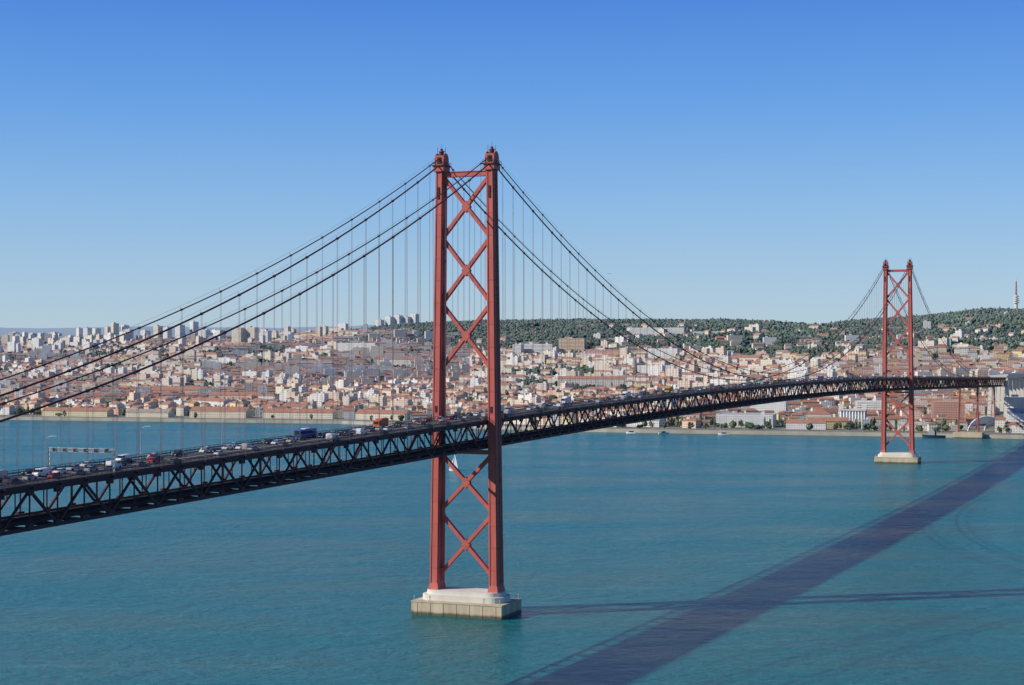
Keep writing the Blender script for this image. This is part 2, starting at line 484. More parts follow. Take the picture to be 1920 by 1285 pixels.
def bus_mesh(nm, mat):
    mb = MB()
    prism(mb, [(-6, .4), (6, .4), (6.05, 1.5), (5.8, 3.1), (-5.9, 3.1), (-6.05, 1.5)], -1.25, 1.25, 0, [1, 1, 1, .95, .95, 1])
    for sg in (-1, 1):
        for i in range(7): mb.box(-4.9 + i * 1.6, 1.235 * sg, 2.05, 1.4, .08, .9, m=1)
        for x in (4.0, -3.6): wheel(mb, x, 1.12 * sg, .48, .3)
    mb.box(6.0, 0, 2.1, .1, 2.2, 1.3, m=1); mb.box(0, 0, 3.2, 4, 1.6, .25, m=5)
    return mb.mesh(nm, [mat, GLASS, TYRE, LAMPW, LAMPR, WHITEP])
cols = [('white', (.7, .69, .67)), ('silver', (.36, .36, .37)), ('black', (.02, .02, .022)), ('grey', (.13, .13, .135)), ('blue', (.03, .05, .15)), ('red', (.38, .03, .025)), ('beige', (.35, .3, .22))]
cmat = {n_: paint('car_paint_' + n_, c) for n_, c in cols}
CM = [car_mesh('car_' + n_, cmat[n_]) for n_, c in cols]
VM = [car_mesh('van_' + n_, cmat[n_], True) for n_ in ('white', 'silver')]
TM = [truck_mesh('truck_white', cmat['white'], WHITEP), truck_mesh('truck_orange', paint('orange_paint', (.6, .12, .03)), paint('orange_box', (.55, .12, .04))),
      truck_mesh('truck_yellow', paint('yellow_paint', (.6, .35, .03)), paint('yellow_box', (.6, .38, .04)))]
BM = bus_mesh('bus_blue', paint('bus_blue_paint', (.03, .10, .35)))
LANES = [-8.5, -5.1, -1.7, 1.7, 5.1, 8.5]
def put(mesh, name, s, lane):
    o = bpy.data.objects.new(name, mesh); link(o)
    o.location = B(s, LANES[lane], zd(s) - .125)
    back = lane < 3
    sl = (zd(s + 2) - zd(s - 2)) / 4
    o.rotation_euler = (0, math.atan(sl) * (1 if back else -1), BROT + (math.pi if back else 0))
taken = {i: [] for i in range(6)}
def reserve(l, s, L):
    for a, b_ in taken[l]:
        if abs(s - a) < (L + b_) / 2 + 2.5: return False
    taken[l].append((s, L)); return True
for m_, nme, s, l, L in ((BM, 'bus', -121, 0, 12), (VM[0], 'van', -231, 0, 6), (TM[1], 'truck', -62, 0, 9), (TM[2], 'truck', 299, 1, 9), (TM[0], 'truck', 140, 0, 9),
                         (TM[0], 'truck', 46, 1, 9), (VM[0], 'van', 96, 4, 6), (TM[0], 'truck', 212, 2, 9), (TM[0], 'truck', 520, 0, 9), (BM, 'bus', 700, 1, 12)):
    reserve(l, s, L); put(m_, nme, s, l)
for l in range(6):
    s = -330 + random.random() * 10
    while s < 1500:
        dens = (12 if l < 3 else 34) if s < 0 else (17 if l < 3 else 34)
        s += 6.5 + random.expovariate(1 / dens)
        if reserve(l, s, 4.6):
            if random.random() < .12: put(random.choice(VM), 'van', s, l)
            else: put(random.choices(CM, [3.5, 4.5, 6, 6, 2.5, 1.4, 1])[0], 'car', s, l)

# lamps on the deck (west side)
lm = MB()
lm.tube([(0, 0, 0), (0, 0, 5), (0, 0, 8.2), (0, .5, 9.2), (0, 1.5, 9.7), (0, 2.9, 9.8)], [.13, .1, .08, .07, .06, .06], 6)
lm.box(0, 3.2, 9.78, .4, .95, .16); lm.box(0, 0, .2, .4, .4, .4)
LMS = lm.mesh('street_lamp', [STEEL])
s = -311.0
while s < 1480:
    if abs(s) > 6 and abs(s - SPAN) > 6:
        o = bpy.data.objects.new('street_lamp', LMS); link(o); o.location = B(s, -10.45, zd(s) - .14); o.rotation_euler = (0, 0, BROT - math.pi)
    s += 46
# sign gantry
gt = MB(); sg0 = -263.0; zg = zd(sg0) - .1
for o in (-10.6, 10.6):
    for q in (-.4, .4): gt.beam(B(sg0 + q, o, zg), B(sg0 + q, o, zg + 6.4), .22, .22)
    for k in range(5): gt.beam(B(sg0 - .4, o, zg + k * 1.25), B(sg0 + .4, o, zg + (k + 1) * 1.25), .1, .1)
for q in (-.4, .4):
    for zz in (5.5, 6.4): gt.beam(B(sg0 + q, -10.7, zg + zz), B(sg0 + q, 10.7, zg + zz), .16, .16)
    for k in range(20):
        o = -10.6 + k * 1.06
        gt.beam(B(sg0 + q, o, zg + (5.5 if k % 2 else 6.4)), B(sg0 + q, o + 1.06, zg + (6.4 if k % 2 else 5.5)), .08, .08)
for o in LANES:
    gt.box(*B(sg0 - .6, o, zg + 5.9), .25, 1.3, 1.2, BROT, m=1)
    gt.box(*B(sg0 - .75, o, zg + 5.9), .06, 1.0, .9, BROT, m=2)
gt.obj('lane_signal_gantry', [STEEL, newmat('sign_back', (.3, .31, .32), .5)[0], newmat('sign_face', (.03, .03, .035), .4)[0]])

# ------------------------------------------------------------------ terrain
SHX = np.array([-9000, -3000, -1400, -765, -241, -21, 129, 443, 607, 1500, 3500, 9000.])
SHY = np.array([4200, 3150, 2800, 2642, 2498, 2337, 2251, 2158, 2096, 1850, 1500, 900.])
def ysh(x): return np.interp(x, SHX, SHY)
def sm(t): t = np.clip(t, 0, 1); return t * t * (3 - 2 * t)
def fn(x, y, L, ph=0):
    x = x / L; y = y / L
    return (np.sin(x * 2.1 + 1.3 * np.sin(y * 1.7 + ph) + ph) * np.cos(y * 2.3 + 1.1 * np.sin(x * 1.9 + 2 * ph)) + .5 * np.sin(x * 4.7 + y * 3.9 + ph * 3 + np.sin(y * 5.1))) / 1.5
AX = np.array([-6000, -2500, -1200, -700, -500, -380, -280, -94, 380, 700, 850, 1005, 1150, 1300, 1500, 2500, 6000.])
AV = np.array([30, 25, 18, 28, 45, 62, 70, 80, 80, 76, 67, 82, 90, 110, 98, 70, 60.])
def H(x, y):
    x = np.asarray(x, float); y = np.asarray(y, float)
    d = y - ysh(x)
    L = np.interp(x, [-1500, -200, 500, 1500], [2500, 2300, 1500, 1200])
    k = np.clip((d - 170) / L, 0, 1)
    base = 4 + 92 * (k ** 1.05 * .6 + sm(k) * .4)
    yc = np.interp(x, [-500, 500, 1500], [5200, 5100, 4900])
    A = np.interp(x, AX, AV) * np.exp(-((y - yc) / 950) ** 2)
    far = (150 + 24 * fn(x, y * 0, 1500, 1.)) * np.exp(-((y - 12600) / 2200) ** 2) + 18 * np.exp(-((y - 8000) / 1200) ** 2)
    nz = fn(x, y, 330, .4) * 13 * sm((d - 350) / 900) + fn(x, y, 120, 2.) * 4 * sm((d - 400) / 900)
    nz = nz * np.interp(y, [4300, 5000], [1, .45])
    return base + A + far + nz
def forest(x, y):
    """0..1 woodland mask"""
    d = y - ysh(x)
    edge = np.interp(x, [-700, -450, -100, 250, 600, 1000, 2500], [5400, 4900, 4100, 3850, 3350, 3000, 2850])
    f = sm((y - edge + 190 * fn(x, y, 260, 3.)) / 120)
    f = f * sm((7500 - y) / 500)
    p = fn(x, y, 190, 5.5) + .55 * fn(x, y, 75, 1.2)
    f2 = sm((p - .56) / .12) * sm((d - 300) / 150)
    v = sm((p + .75 * np.exp(-((x - 60) / 170) ** 2 - ((y - 3150) / 450) ** 2) + .6 * np.exp(-((x - 330) / 160) ** 2 - ((y - 3000) / 250) ** 2)
            + .6 * np.exp(-((x + 560) / 260) ** 2 - ((y - 4300) / 300) ** 2) + .6 * np.exp(-((x + 1100) / 300) ** 2 - ((y - 4500) / 300) ** 2) - .55) / .15) * sm((d - 300) / 150)
    return np.clip(np.maximum(np.maximum(f, f2), v), 0, 1)
def glade(x, y):
    """open dry-grass clearings inside the woodland"""
    return sm((fn(x, y, 150, 8.) + .6 * fn(x, y, 52, 4.) - .5) / .15)

xs = np.concatenate([np.arange(-9000, -2400, 300), np.arange(-2400, 2400, 40), np.arange(2400, 9001, 300)])
ds = np.concatenate([[0, 6], np.arange(20, 400, 30), np.arange(400, 4200, 40), np.arange(4200, 16000, 160)])
Xg, Dg = np.meshgrid(xs, ds); Yg = Dg + ysh(Xg); Zg = H(Xg, Yg)
nx, nd_ = len(xs), len(ds)
verts = np.stack([Xg, Yg, Zg], -1).reshape(-1, 3)
idx = np.arange(nx * nd_).reshape(nd_, nx)
quads = np.stack([idx[:-1, :-1], idx[:-1, 1:], idx[1:, 1:], idx[1:, :-1]], -1).reshape(-1, 4)
def np_mesh(name, v, f, col=None, smooth=False, mats=()):
    me = bpy.data.meshes.new(name); n = f.shape[1]
    me.vertices.add(len(v)); me.vertices.foreach_set('co', v.astype(np.float32).ravel())
    me.loops.add(f.size); me.loops.foreach_set('vertex_index', f.astype(np.int32).ravel())
    me.polygons.add(len(f)); me.polygons.foreach_set('loop_start', np.arange(0, f.size, n, dtype=np.int32))
    me.polygons.foreach_set('loop_total', np.full(len(f), n, dtype=np.int32))
    me.update(calc_edges=True)
    if col is not None:
        at = me.color_attributes.new('Col', 'FLOAT_COLOR', 'POINT')
        c4 = np.ones((len(v), 4), np.float32); c4[:, :3] = col; at.data.foreach_set('color', c4.ravel())
    for m in mats: me.materials.append(m)
    me.polygons.foreach_set('use_smooth', np.full(len(f), smooth))
    me.validate()
    return me
# aerial haze painted into land, building and tree colours, stronger with distance inland
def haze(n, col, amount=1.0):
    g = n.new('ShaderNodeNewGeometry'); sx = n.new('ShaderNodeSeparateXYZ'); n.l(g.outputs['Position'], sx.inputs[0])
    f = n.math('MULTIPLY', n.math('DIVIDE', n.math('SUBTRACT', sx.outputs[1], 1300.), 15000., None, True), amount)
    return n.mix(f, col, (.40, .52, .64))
GR, b, n = newmat('land', (.2, .2, .15), .95, 0, .1)
at = n.new('ShaderNodeAttribute', attribute_name='Col')
g = n.new('ShaderNodeNewGeometry')
t1 = n.new('ShaderNodeTexNoise'); t1.inputs['Scale'].default_value = .02; t1.inputs['Detail'].default_value = 8; n.l(g.outputs['Position'], t1.inputs['Vector'])
urban = n.mix(n.math('MULTIPLY_ADD', t1.outputs[0], 3, -1, True), (.28, .25, .20), (.12, .13, .08))
wood = n.mix(n.math('MULTIPLY_ADD', t1.outputs[0], 3, -1, True), (.04, .06, .025), (.09, .10, .045))
sp = n.new('ShaderNodeSeparateColor'); n.l(at.outputs['Color'], sp.inputs[0])
c = n.mix(sp.outputs[0], urban, wood)
c = n.mix(sp.outputs[1], c, (.22, .21, .18))
c = n.mix(sp.outputs[2], c, n.mix(n.math('MULTIPLY_ADD', t1.outputs[0], 3, -1, True), (.20, .18, .10), (.10, .13, .06)))
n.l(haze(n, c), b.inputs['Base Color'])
fo = forest(Xg, Yg); fo = np.maximum(fo, sm((Yg - 6500) / 500) * .8)
quay = np.clip((140 - Dg) / 60, 0, 1) * .8
gl = glade(Xg, Yg) * fo * (Yg < 6200) * .8
col = np.stack([fo, quay, gl], -1).reshape(-1, 3)
link(bpy.data.objects.new('hills_terrain', np_mesh('hills_terrain', verts, quads, col, True, [GR])))
# quay wall
qw = MB()
QS = noisy('quay_stone', (.46, .42, .34), (.30, .27, .22), .06, .85, .2)
qx = np.arange(-3000, 3400, 60)
for a, b_ in zip(qx[:-1], qx[1:]):
    ya, yb = float(ysh(a)), float(ysh(b_))
    qw.hexa([(a, ya - 2.5, -3), (b_, yb - 2.5, -3), (b_, yb + 1, -3), (a, ya + 1, -3), (a, ya - 1.5, 4.4), (b_, yb - 1.5, 4.4), (b_, yb + 1, 4.4), (a, ya + 1, 4.4)])
qw.obj('quay_wall', [QS])

# ------------------------------------------------------------------ city
def facade_mat(name, wu=3.1, wv=3.1, dark=(.09, .085, .085), amt=.75):
    m, b, n = newmat(name, (.6, .6, .6), .8, 0, .2)
    at = n.new('ShaderNodeAttribute', attribute_name='Col')
    uv = n.new('ShaderNodeUVMap'); sx = n.new('ShaderNodeSeparateXYZ'); n.l(uv.outputs[0], sx.inputs[0])
    fu = n.math('FRACT', n.math('DIVIDE', sx.outputs[0], wu)); fv = n.math('FRACT', n.math('DIVIDE', sx.outputs[1], wv))
    mu = n.math('LESS_THAN', n.math('ABSOLUTE', n.math('SUBTRACT', fu, .5)), .19)
    mv = n.math('LESS_THAN', n.math('ABSOLUTE', n.math('SUBTRACT', fv, .55)), .24)
    w = n.math('MULTIPLY', mu, mv)
    w = n.math('MULTIPLY', w, n.math('GREATER_THAN', sx.outputs[1], .01))
    w = n.math('MULTIPLY', w, amt)
    g = n.new('ShaderNodeNewGeometry')
    t = n.new('ShaderNodeTexNoise'); t.inputs['Scale'].default_value = .12; t.inputs['Detail'].default_value = 6; n.l(g.outputs['Position'], t.inputs['Vector'])
    c = n.mix(n.math('MULTIPLY_ADD', t.outputs[0], 1.0, -.42, True), at.outputs['Color'], (.36, .30, .23))
    c = n.mix(w, c, dark)
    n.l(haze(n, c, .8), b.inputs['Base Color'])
    return m
FAC = facade_mat('house_facade')
ROOF, b, n = newmat('roof_tiles', (.4, .15, .08), .9, 0, .1)
at = n.new('ShaderNodeAttribute', attribute_name='Col'); g = n.new('ShaderNodeNewGeometry')
t = n.new('ShaderNodeTexNoise'); t.inputs['Scale'].default_value = .25; t.inputs['Detail'].default_value = 6; n.l(g.outputs['Position'], t.inputs['Vector'])
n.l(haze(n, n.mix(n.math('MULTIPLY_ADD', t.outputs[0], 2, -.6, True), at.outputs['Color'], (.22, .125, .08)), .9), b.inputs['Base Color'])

WALLS = [(.80, .76, .68), (.79, .70, .56), (.76, .63, .43), (.76, .52, .40), (.62, .56, .48), (.82, .79, .74), (.68, .40, .30), (.78, .62, .30), (.55, .57, .58)]
WW = [8, 7, 5, 3.5, 2, 6, 2.2, 2, .8]
ROOFS = [(.48, .18, .09), (.40, .15, .08), (.52, .23, .12), (.32, .15, .09), (.34, .30, .27)]
def house(mb, cx, cy, z, w, d, h, rot, wc, rc, kind='gable', sink=7):
    ca, sa = math.cos(rot), math.sin(rot)
    def T(x, y, zz): return (cx + x * ca - y * sa, cy + x * sa + y * ca, z + zz)
    a, e = w / 2, d / 2
    cs = [(-a, -e), (a, -e), (a, e), (-a, e)]
    for j in range(4):
        p, q = cs[j], cs[(j + 1) % 4]; L = w if j % 2 == 0 else d
        mb.face([T(*p, -sink), T(*q, -sink), T(*q, h), T(*p, h)], 0, wc, [(0, -sink), (L, -sink), (L, h), (0, h)])
    if kind == 'flat':
        g_ = random.uniform(.25, .55); fc = (g_, g_ * .96, g_ * .9)
        mb.face([T(-a, -e, h - .6), T(a, -e, h - .6), T(a, e, h - .6), T(-a, e, h - .6)], 1, fc)
        for p, q in ((cs[0], cs[1]), (cs[1], cs[2]), (cs[2], cs[3]), (cs[3], cs[0])):
            r = .96
            mb.face([T(p[0], p[1], h), T(q[0], q[1], h), T(q[0] * r, q[1] * r, h), T(p[0] * r, p[1] * r, h)], 0, wc)
            mb.face([T(q[0] * r, q[1] * r, h), T(p[0] * r, p[1] * r, h), T(p[0] * r, p[1] * r, h - .6), T(q[0] * r, q[1] * r, h - .6)], 0, wc)
        px_, py_ = random.uniform(-.3, .3) * w, random.uniform(-.15, .15) * d
        X, Y, Z = T(px_, py_, h + 1)
        mb.box(X, Y, Z, min(5, w * .3), min(4, d * .4), 3.2, rot, 0, wc)
    else:
        rh = min(d, w) * (.26 if kind == 'gable' else .24); k = .5; a2, e2 = a + k, e + k
        if kind == 'gable' and w >= d:
            mb.face([T(-a2, -e2, h - .2), T(a2, -e2, h - .2), T(a2, 0, h + rh), T(-a2, 0, h + rh)], 1, rc)
            mb.face([T(a2, e2, h - .2), T(-a2, e2, h - .2), T(-a2, 0, h + rh), T(a2, 0, h + rh)], 1, rc)
            for sg in (-1, 1): mb.face([T(a * sg, -e, h), T(a * sg, e, h), T(a * sg, 0, h + rh - .2)], 0, wc)
        else:
            r = max(0, a2 - e2) if w >= d else 0; r2 = max(0, e2 - a2) if w < d else 0
            R0, R1 = T(-r, -r2, h + rh), T(r, r2, h + rh)
            c0, c1, c2, c3 = T(-a2, -e2, h - .2), T(a2, -e2, h - .2), T(a2, e2, h - .2), T(-a2, e2, h - .2)
            if w >= d:
                mb.face([c0, c1, R1, R0], 1, rc); mb.face([c1, c2, R1], 1, rc); mb.face([c2, c3, R0, R1], 1, rc); mb.face([c3, c0, R0], 1, rc)
            else:
                mb.face([c0, c1, R0], 1, rc); mb.face([c1, c2, R1, R0], 1, rc); mb.face([c2, c3, R1], 1, rc); mb.face([c3, c0, R0, R1], 1, rc)
        if random.random() < .5:
            X, Y, Z = T(random.uniform(-.3, .3) * w, d * .2, h + rh * .7)
            mb.box(X, Y, Z, 1, .8, 2, rot, 0, wc)

EXC = []
def building(name, x, y, w, d, h, rot=0., wc=(.72, .7, .66), rc=(.46, .18, .10), kind='flat', z=None, extra=None):
    zz = float(H(x, y)) if z is None else z
    EXC.append((x, y, max(w, d) / 2 + 14, w / 2 + 12, d / 2 + 12, rot))
    mb = MB(); house(mb, 0, 0, 0, w, d, h, 0, wc, rc, kind, 14)
    if kind == 'flat' and h > 24:
        for k in range(int(h // 3.1)):
            mb.box(0, -d / 2 - .35, 3.1 * k + 3.0, w * .86, .7, .35, 0, 1, (wc[0] * .9, wc[1] * .9, wc[2] * .9))
        mb.box(-w * .2, 0, h + 2.2, w * .2, d * .35, 2.5, 0, 1, wc)
    if extra: extra(mb, w, d, h)
    o = mb.obj(name, [FAC, ROOF], colattr=True, uvs=True)
    o.location = (x, y, zz); o.rotation_euler = (0, 0, rot)
    return o
def palace_extra(mb, w, d, h):
    for i in range(9):
        mb.tube([(-w / 2 + 3 + i * (w - 6) / 8, -d / 2 - 1.2, 0), (-w / 2 + 3 + i * (w - 6) / 8, -d / 2 - 1.2, h - 2)], .9, 8, 0)
    mb.box(0, -d / 2 - 1.2, h - 1, w - 2, 3, 2, 0, 0, (.75, .73, .68))
    for sg in (-1, 1): mb.box(sg * (w / 2 - 3), 0, h + 2.5, 6, d * .9, 5, 0, 0, (.75, .73, .68))
WHT = (.82, .80, .75); CRM = (.78, .68, .52); PNK = (.66, .37, .28)
random.seed(11)
for x, y, w, h in ((-1600, 5700, 24, 30), (-1560, 5760, 20, 34), (-1515, 5700, 22, 30), (-1465, 5650, 26, 28), (-1330, 5450, 22, 46), (-1300, 5420, 20, 48), (-1268, 5400, 22, 46), (-1238, 5430, 18, 50),
                   (-1212, 5400, 20, 62), (-1185, 5420, 20, 56), (-1160, 5350, 24, 40), (-1105, 5330, 30, 34), (-1060, 5300, 22, 46), (-1030, 5290, 20, 40), (-985, 5250, 26, 46), (-945, 5260, 22, 52), (-905, 5200, 30, 30), (-850, 5150, 30, 28)):
    building('apartment_tower', x, y, w, 18, h + 8, random.uniform(-1.0, -.6), random.choice([WHT, WHT, CRM, (.70, .71, .72)]))
for x in (-742, -705): building('apartment_tower', x, 4800, 30, 20, 54, -.5, CRM)
building('apartment_tower', -662, 4780, 18, 18, 42, -.5, WHT)
for x, h in ((-384, 22), (-356, 28), (-330, 30), (-305, 24), (-283, 30)): building('apartment_tower', x, 5150, 20, 16, h + 6, -.7, WHT)
building('institute_building', -362, 4150, 95, 26, 24, -.25, WHT)
building('office_block', 60, 4020, 72, 24, 27, -.3, WHT); building('office_block', 138, 4030, 60, 22, 27, -.3, (.76, .54, .36)); building('office_block', 14, 4000, 20, 24, 33, -.3, WHT)
building('long_campus_building', 350, 4260, 130, 26, 18, -.2, WHT); building('long_campus_building', 475, 4230, 90, 30, 12, -.2, (.68, .68, .68))
building('residential_block', 200, 3760, 84, 20, 22, -.25, (.66, .31, .24)); building('residential_block', 190, 3640, 100, 18, 18, -.25, WHT)
building('residential_block', 300, 3500, 60, 18, 24, -.35, WHT); building('residential_block', 270, 3300, 70, 18, 18, -.3, WHT)
building('long_residential_building', 140, 3120, 118, 18, 14, -.15, (.76, .69, .58), kind='gable')
building('barracks_building', -605, 3230, 122, 26, 15, -.15, (.74, .55, .42), (.48, .19, .10), 'hip')
building('barracks_building', -470, 3020, 90, 22, 14, -.2, (.76, .6, .47), (.46, .17, .09), 'gable')
building('palace', -240, 3900, 110, 30, 22, -.2, (.80, .74, .64), kind='hip', rc=(.3, .16, .12))
# waterfront
building('waterfront_warehouse', -655, 2668, 110, 20, 8, -.28, (.76, .66, .40), (.42, .19, .12), 'gable')
building('waterfront_warehouse', -540, 2640, 70, 20, 7, -.28, (.74, .66, .48), (.4, .34, .28), 'gable')
building('waterfront_warehouse', -430, 2615, 90, 24, 10, -.27, (.72, .61, .44), (.45, .18, .1), 'gable')
building('ropeworks_building', -310, 2590, 110, 20, 9, -.27, (.76, .66, .50), (.46, .18, .1), 'gable')
building('ropeworks_building', -185, 2545, 80, 20, 9, -.4, (.76, .66, .50), (.46, .18, .1), 'gable')
building('hotel_building', 572, 2320, 44, 20, 32, -.25, PNK, (.3, .2, .16), 'flat')
building('hotel_building', 530, 2345, 22, 18, 20, -.2, (.72, .52, .42), (.42, .17, .1), 'hip')
building('colonnaded_palace', 445, 2310, 36, 26, 24, -.2, (.80, .78, .72), extra=palace_extra)
building('office_block', 402, 2320, 32, 20, 17, -.2, (.76, .7, .6), kind='hip')
building('congress_building', 308, 2325, 74, 46, 17, -.25, (.74, .74, .72)); building('power_station_annex', 230, 2390, 50, 26, 14, -.25, (.66, .5, .4), kind='gable')
building('harbour_terminal', 658, 2215, 72, 22, 22, -.25, (.82, .82, .80), (.62, .62, .61), kind='gable')
building('office_block', 490, 2420, 40, 18, 27, -.3, WHT); building('office_block', 660, 2290, 44, 20, 38, -.35, WHT); building('office_block', 360, 2480, 50, 18, 24, -.3, WHT)
building('office_block', 610, 2420, 40, 20, 20, -.3, (.76, .74, .70)); building('waterfront_warehouse', 170, 2330, 60, 20, 9, -.5, (.78, .76, .7), (.5, .48, .45), 'gable')
building('waterfront_warehouse', 375, 2255, 50, 16, 8, -.25, (.78, .76, .72), (.48, .2, .12), 'gable'); building('waterfront_warehouse', 500, 2225, 46, 14, 7, -.3, (.74, .7, .64), (.5, .48, .45), 'gable')

ct = MB(); ap = MB()
cell = 330
cnt = 0
def blocked(x, y):
    for ex, ey, er, hw, hd, r in EXC:
        dx, dy = x - ex, y - ey
        if abs(dx) < er and abs(dy) < er:
            c_, s_ = math.cos(-r), math.sin(-r)
            if abs(dx * c_ - dy * s_) < hw and abs(dx * s_ + dy * c_) < hd: return True
    t = (x - P0[0]) * UX + (y - P0[1]) * UY; o = (x - P0[0]) * PX + (y - P0[1]) * PY
    return abs(o) < 24 and 1400 < t < 2400
gaps = []
for gy in range(2000, 6700, cell):
    for gx in range(-2400, 2100, cell):
        ang = random.uniform(-.95, .2); tall = random.random(); fl = random.uniform(.6, 3); tone = random.uniform(.9, 1.05)
        x0, y0 = gx + cell / 2, gy + cell / 2
        if abs(x0) > .34 * y0 + 250: continue
        v = -cell * .75
        while v < cell * .75:
            u = -cell * .75 + random.uniform(0, 12)
            wscale = random.uniform(.8, 1.6)
            while u < cell * .75:
                w = random.uniform(8, 20) * wscale; dp = random.uniform(9, 13)
                huge = random.random() < .018
                if huge: w *= 3.2; dp = 18
                cu = u + w / 2
                x = x0 + cu * math.cos(ang) - v * math.sin(ang); y = y0 + cu * math.sin(ang) + v * math.cos(ang)
                u += w + (0 if random.random() < .7 else random.uniform(3, 14))
                if not (gx <= x < gx + cell and gy <= y < gy + cell): continue
                d = y - float(ysh(x))
                if d < 60: continue
                if d < 230 and random.random() < .4: gaps.append((x, y)); continue
                fz = float(forest(x, y))
                if fz > .45:
                    pr = .15 if (x > 450 and y < 4000) else .06
                    if not (random.random() < pr and y < 4500): continue
                if random.random() < (.09 if y < 4300 else .25): gaps.append((x, y)); continue
                if blocked(x, y): continue
                z = float(H(x, y))
                wc = random.choices(WALLS, WW)[0]; j = random.uniform(.85, 1.04) * tone; wc = tuple(min(.82, q * j) for q in wc)
                rc = random.choices(ROOFS, [6, 5, 4, 3, 1.5])[0]; j = random.uniform(.8, 1.15); rc = tuple(q * j for q in rc)
                big = random.random()
                if big < .03 + .2 * tall * tall and d > 250 and not huge:
                    hh = random.uniform(15, 27) if y < 4600 else random.uniform(18, 38)
                    house(ap, x, y, z, w * random.uniform(.9, 1.5), dp + 2, hh, ang, random.choice([WHT, WHT, CRM, (.76, .60, .46), (.76, .65, .55)]), rc, 'flat', 10)
                else:
                    hh = random.choice([6.4, 9.5, 9.5, 12.6, 12.6, 15.7]) if y < 4300 else random.choice([6.4, 9.5, 12.6])
                    house(ct, x, y, z, w, dp, hh, ang, wc, rc, random.choices(['gable', 'hip', 'flat'], [5, 3, fl])[0])
                cnt += 1
            v += random.choice([14, 22, 24, 28])
ct.obj('city_houses', [FAC, ROOF], colattr=True, uvs=True)
ap.obj('city_apartment_blocks', [FAC, ROOF], colattr=True, uvs=True)
print('houses', cnt, 'gaps', len(gaps))

# ------------------------------------------------------------------ trees (distant masses)
LEAF, b, n = newmat('foliage', (.05, .08, .03), .9, 0, .1)
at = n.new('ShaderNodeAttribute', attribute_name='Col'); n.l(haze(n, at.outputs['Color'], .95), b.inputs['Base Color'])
BARK = newmat('bark', (.10, .07, .05), .9)[0]
bm = bmesh.new(); bmesh.ops.create_icosphere(bm, subdivisions=2, radius=1)
bm.verts.ensure_lookup_table(); ICV = np.array([v.co[:] for v in bm.verts]); ICF = np.array([[v.index for v in f.verts] for f in bm.faces]); bm.free()
def crowns(name, pos, r, hgt, shade, drop=.12):
    N = len(pos); nv = len(ICV)
    V = np.repeat(ICV[None], N, 0)
    rad = 1 + rng.uniform(-.4, .3, (N, nv, 1))
    V = V * rad
    an = rng.uniform(0, 6.28, N); c_, s_ = np.cos(an)[:, None], np.sin(an)[:, None]
    x = V[..., 0] * c_ - V[..., 1] * s_; y = V[..., 0] * s_ + V[..., 1] * c_
    V = np.stack([x * r[:, None] * rng.uniform(.8, 1.2, (N, 1)), y * r[:, None] * rng.uniform(.8, 1.2, (N, 1)), V[..., 2] * hgt[:, None] * .5], -1)
    V = V + pos[:, None, :]
    V[..., 2] += hgt[:, None] * .5
    F = ICF[None] + (np.arange(N) * nv)[:, None, None]
    keep = rng.random((N, len(ICF))) > drop
    F = F[keep]
    base = np.array([(.050, .085, .03), (.078, .105, .035), (.040, .072, .033), (.105, .115, .05), (.062, .08, .036)])[rng.integers(0, 5, N)]
    patch = 1 + .45 * fn(pos[:, 0], pos[:, 1], 110, 6.)[:, None, None] + .2 * fn(pos[:, 0], pos[:, 1], 35, 2.)[:, None, None]
    colr = base[:, None, :] * shade * patch * (rng.uniform(.8, 1.25, (N, nv, 1)))
    return np_mesh(name, V.reshape(-1, 3), F, np.clip(colr, .01, .3).reshape(-1, 3), False, [LEAF])
gx, gy = np.meshgrid(np.arange(-1500, 2300, 9.5), np.arange(2400, 5700, 11.5))
gx = gx.ravel() + rng.uniform(-5, 5, gx.size); gy = gy.ravel() + rng.uniform(-5, 5, gy.size)
ok = (np.abs(gx) < .31 * gy + 40) & (forest(gx, gy) > .5) & (rng.random(gx.size) > .12 + .8 * glade(gx, gy))
ok &= (gy - ysh(gx)) > 60
gx, gy = gx[ok], gy[ok]
kk = np.array([not blocked(a, b_) for a, b_ in zip(gx, gy)]); gx, gy = gx[kk], gy[kk]
print('forest', len(gx))
pos = np.stack([gx, gy, H(gx, gy) - .8], -1)
link(bpy.data.objects.new('forest_trees', crowns('forest_trees', pos, rng.uniform(3.2, 6.2, len(gx)), rng.uniform(5, 11.5, len(gx)), 1.1)))
tp = []
for x, y in gaps:
    for k in range(random.choice([1, 2, 2, 3])): tp.append((x + random.uniform(-8, 8), y + random.uniform(-8, 8)))
for i in range(8500):
    y = random.uniform(2250, 5200); x = random.uniform(-.32, .32) * y
    if y - ysh(x) > 120: tp.append((x, y))
for x in np.arange(-900, 900, 8):
    if random.random() < (.4 if x > 100 else .15): tp.append((x + random.uniform(-3, 3), float(ysh(x)) + random.uniform(28, 60)))
for i in range(300):
    x = random.uniform(110, 700); tp.append((x, float(ysh(x)) + random.uniform(60, 200)))
tp = [p for p in tp if not blocked(*p)]
tp = np.array(tp); pos = np.stack([tp[:, 0], tp[:, 1], H(tp[:, 0], tp[:, 1])], -1)
r_ = rng.uniform(2.2, 4.6, len(tp)); h_ = rng.uniform(4.5, 9.5, len(tp))
tall = rng.random(len(tp)) < .12; r_[tall] = 1.8; h_[tall] = 13
pos[:, 2] += 1.0
link(bpy.data.objects.new('city_trees', crowns('city_trees', pos, r_, h_, 1.1, .18)))
tk = MB()
for p, hh in zip(pos, h_):
    if p[1] < 2900: tk.tube([(p[0], p[1], p[2] - 2), (p[0], p[1], p[2] + hh * .5)], [.35, .2], 4)
tk.obj('city_tree_trunks', [BARK])

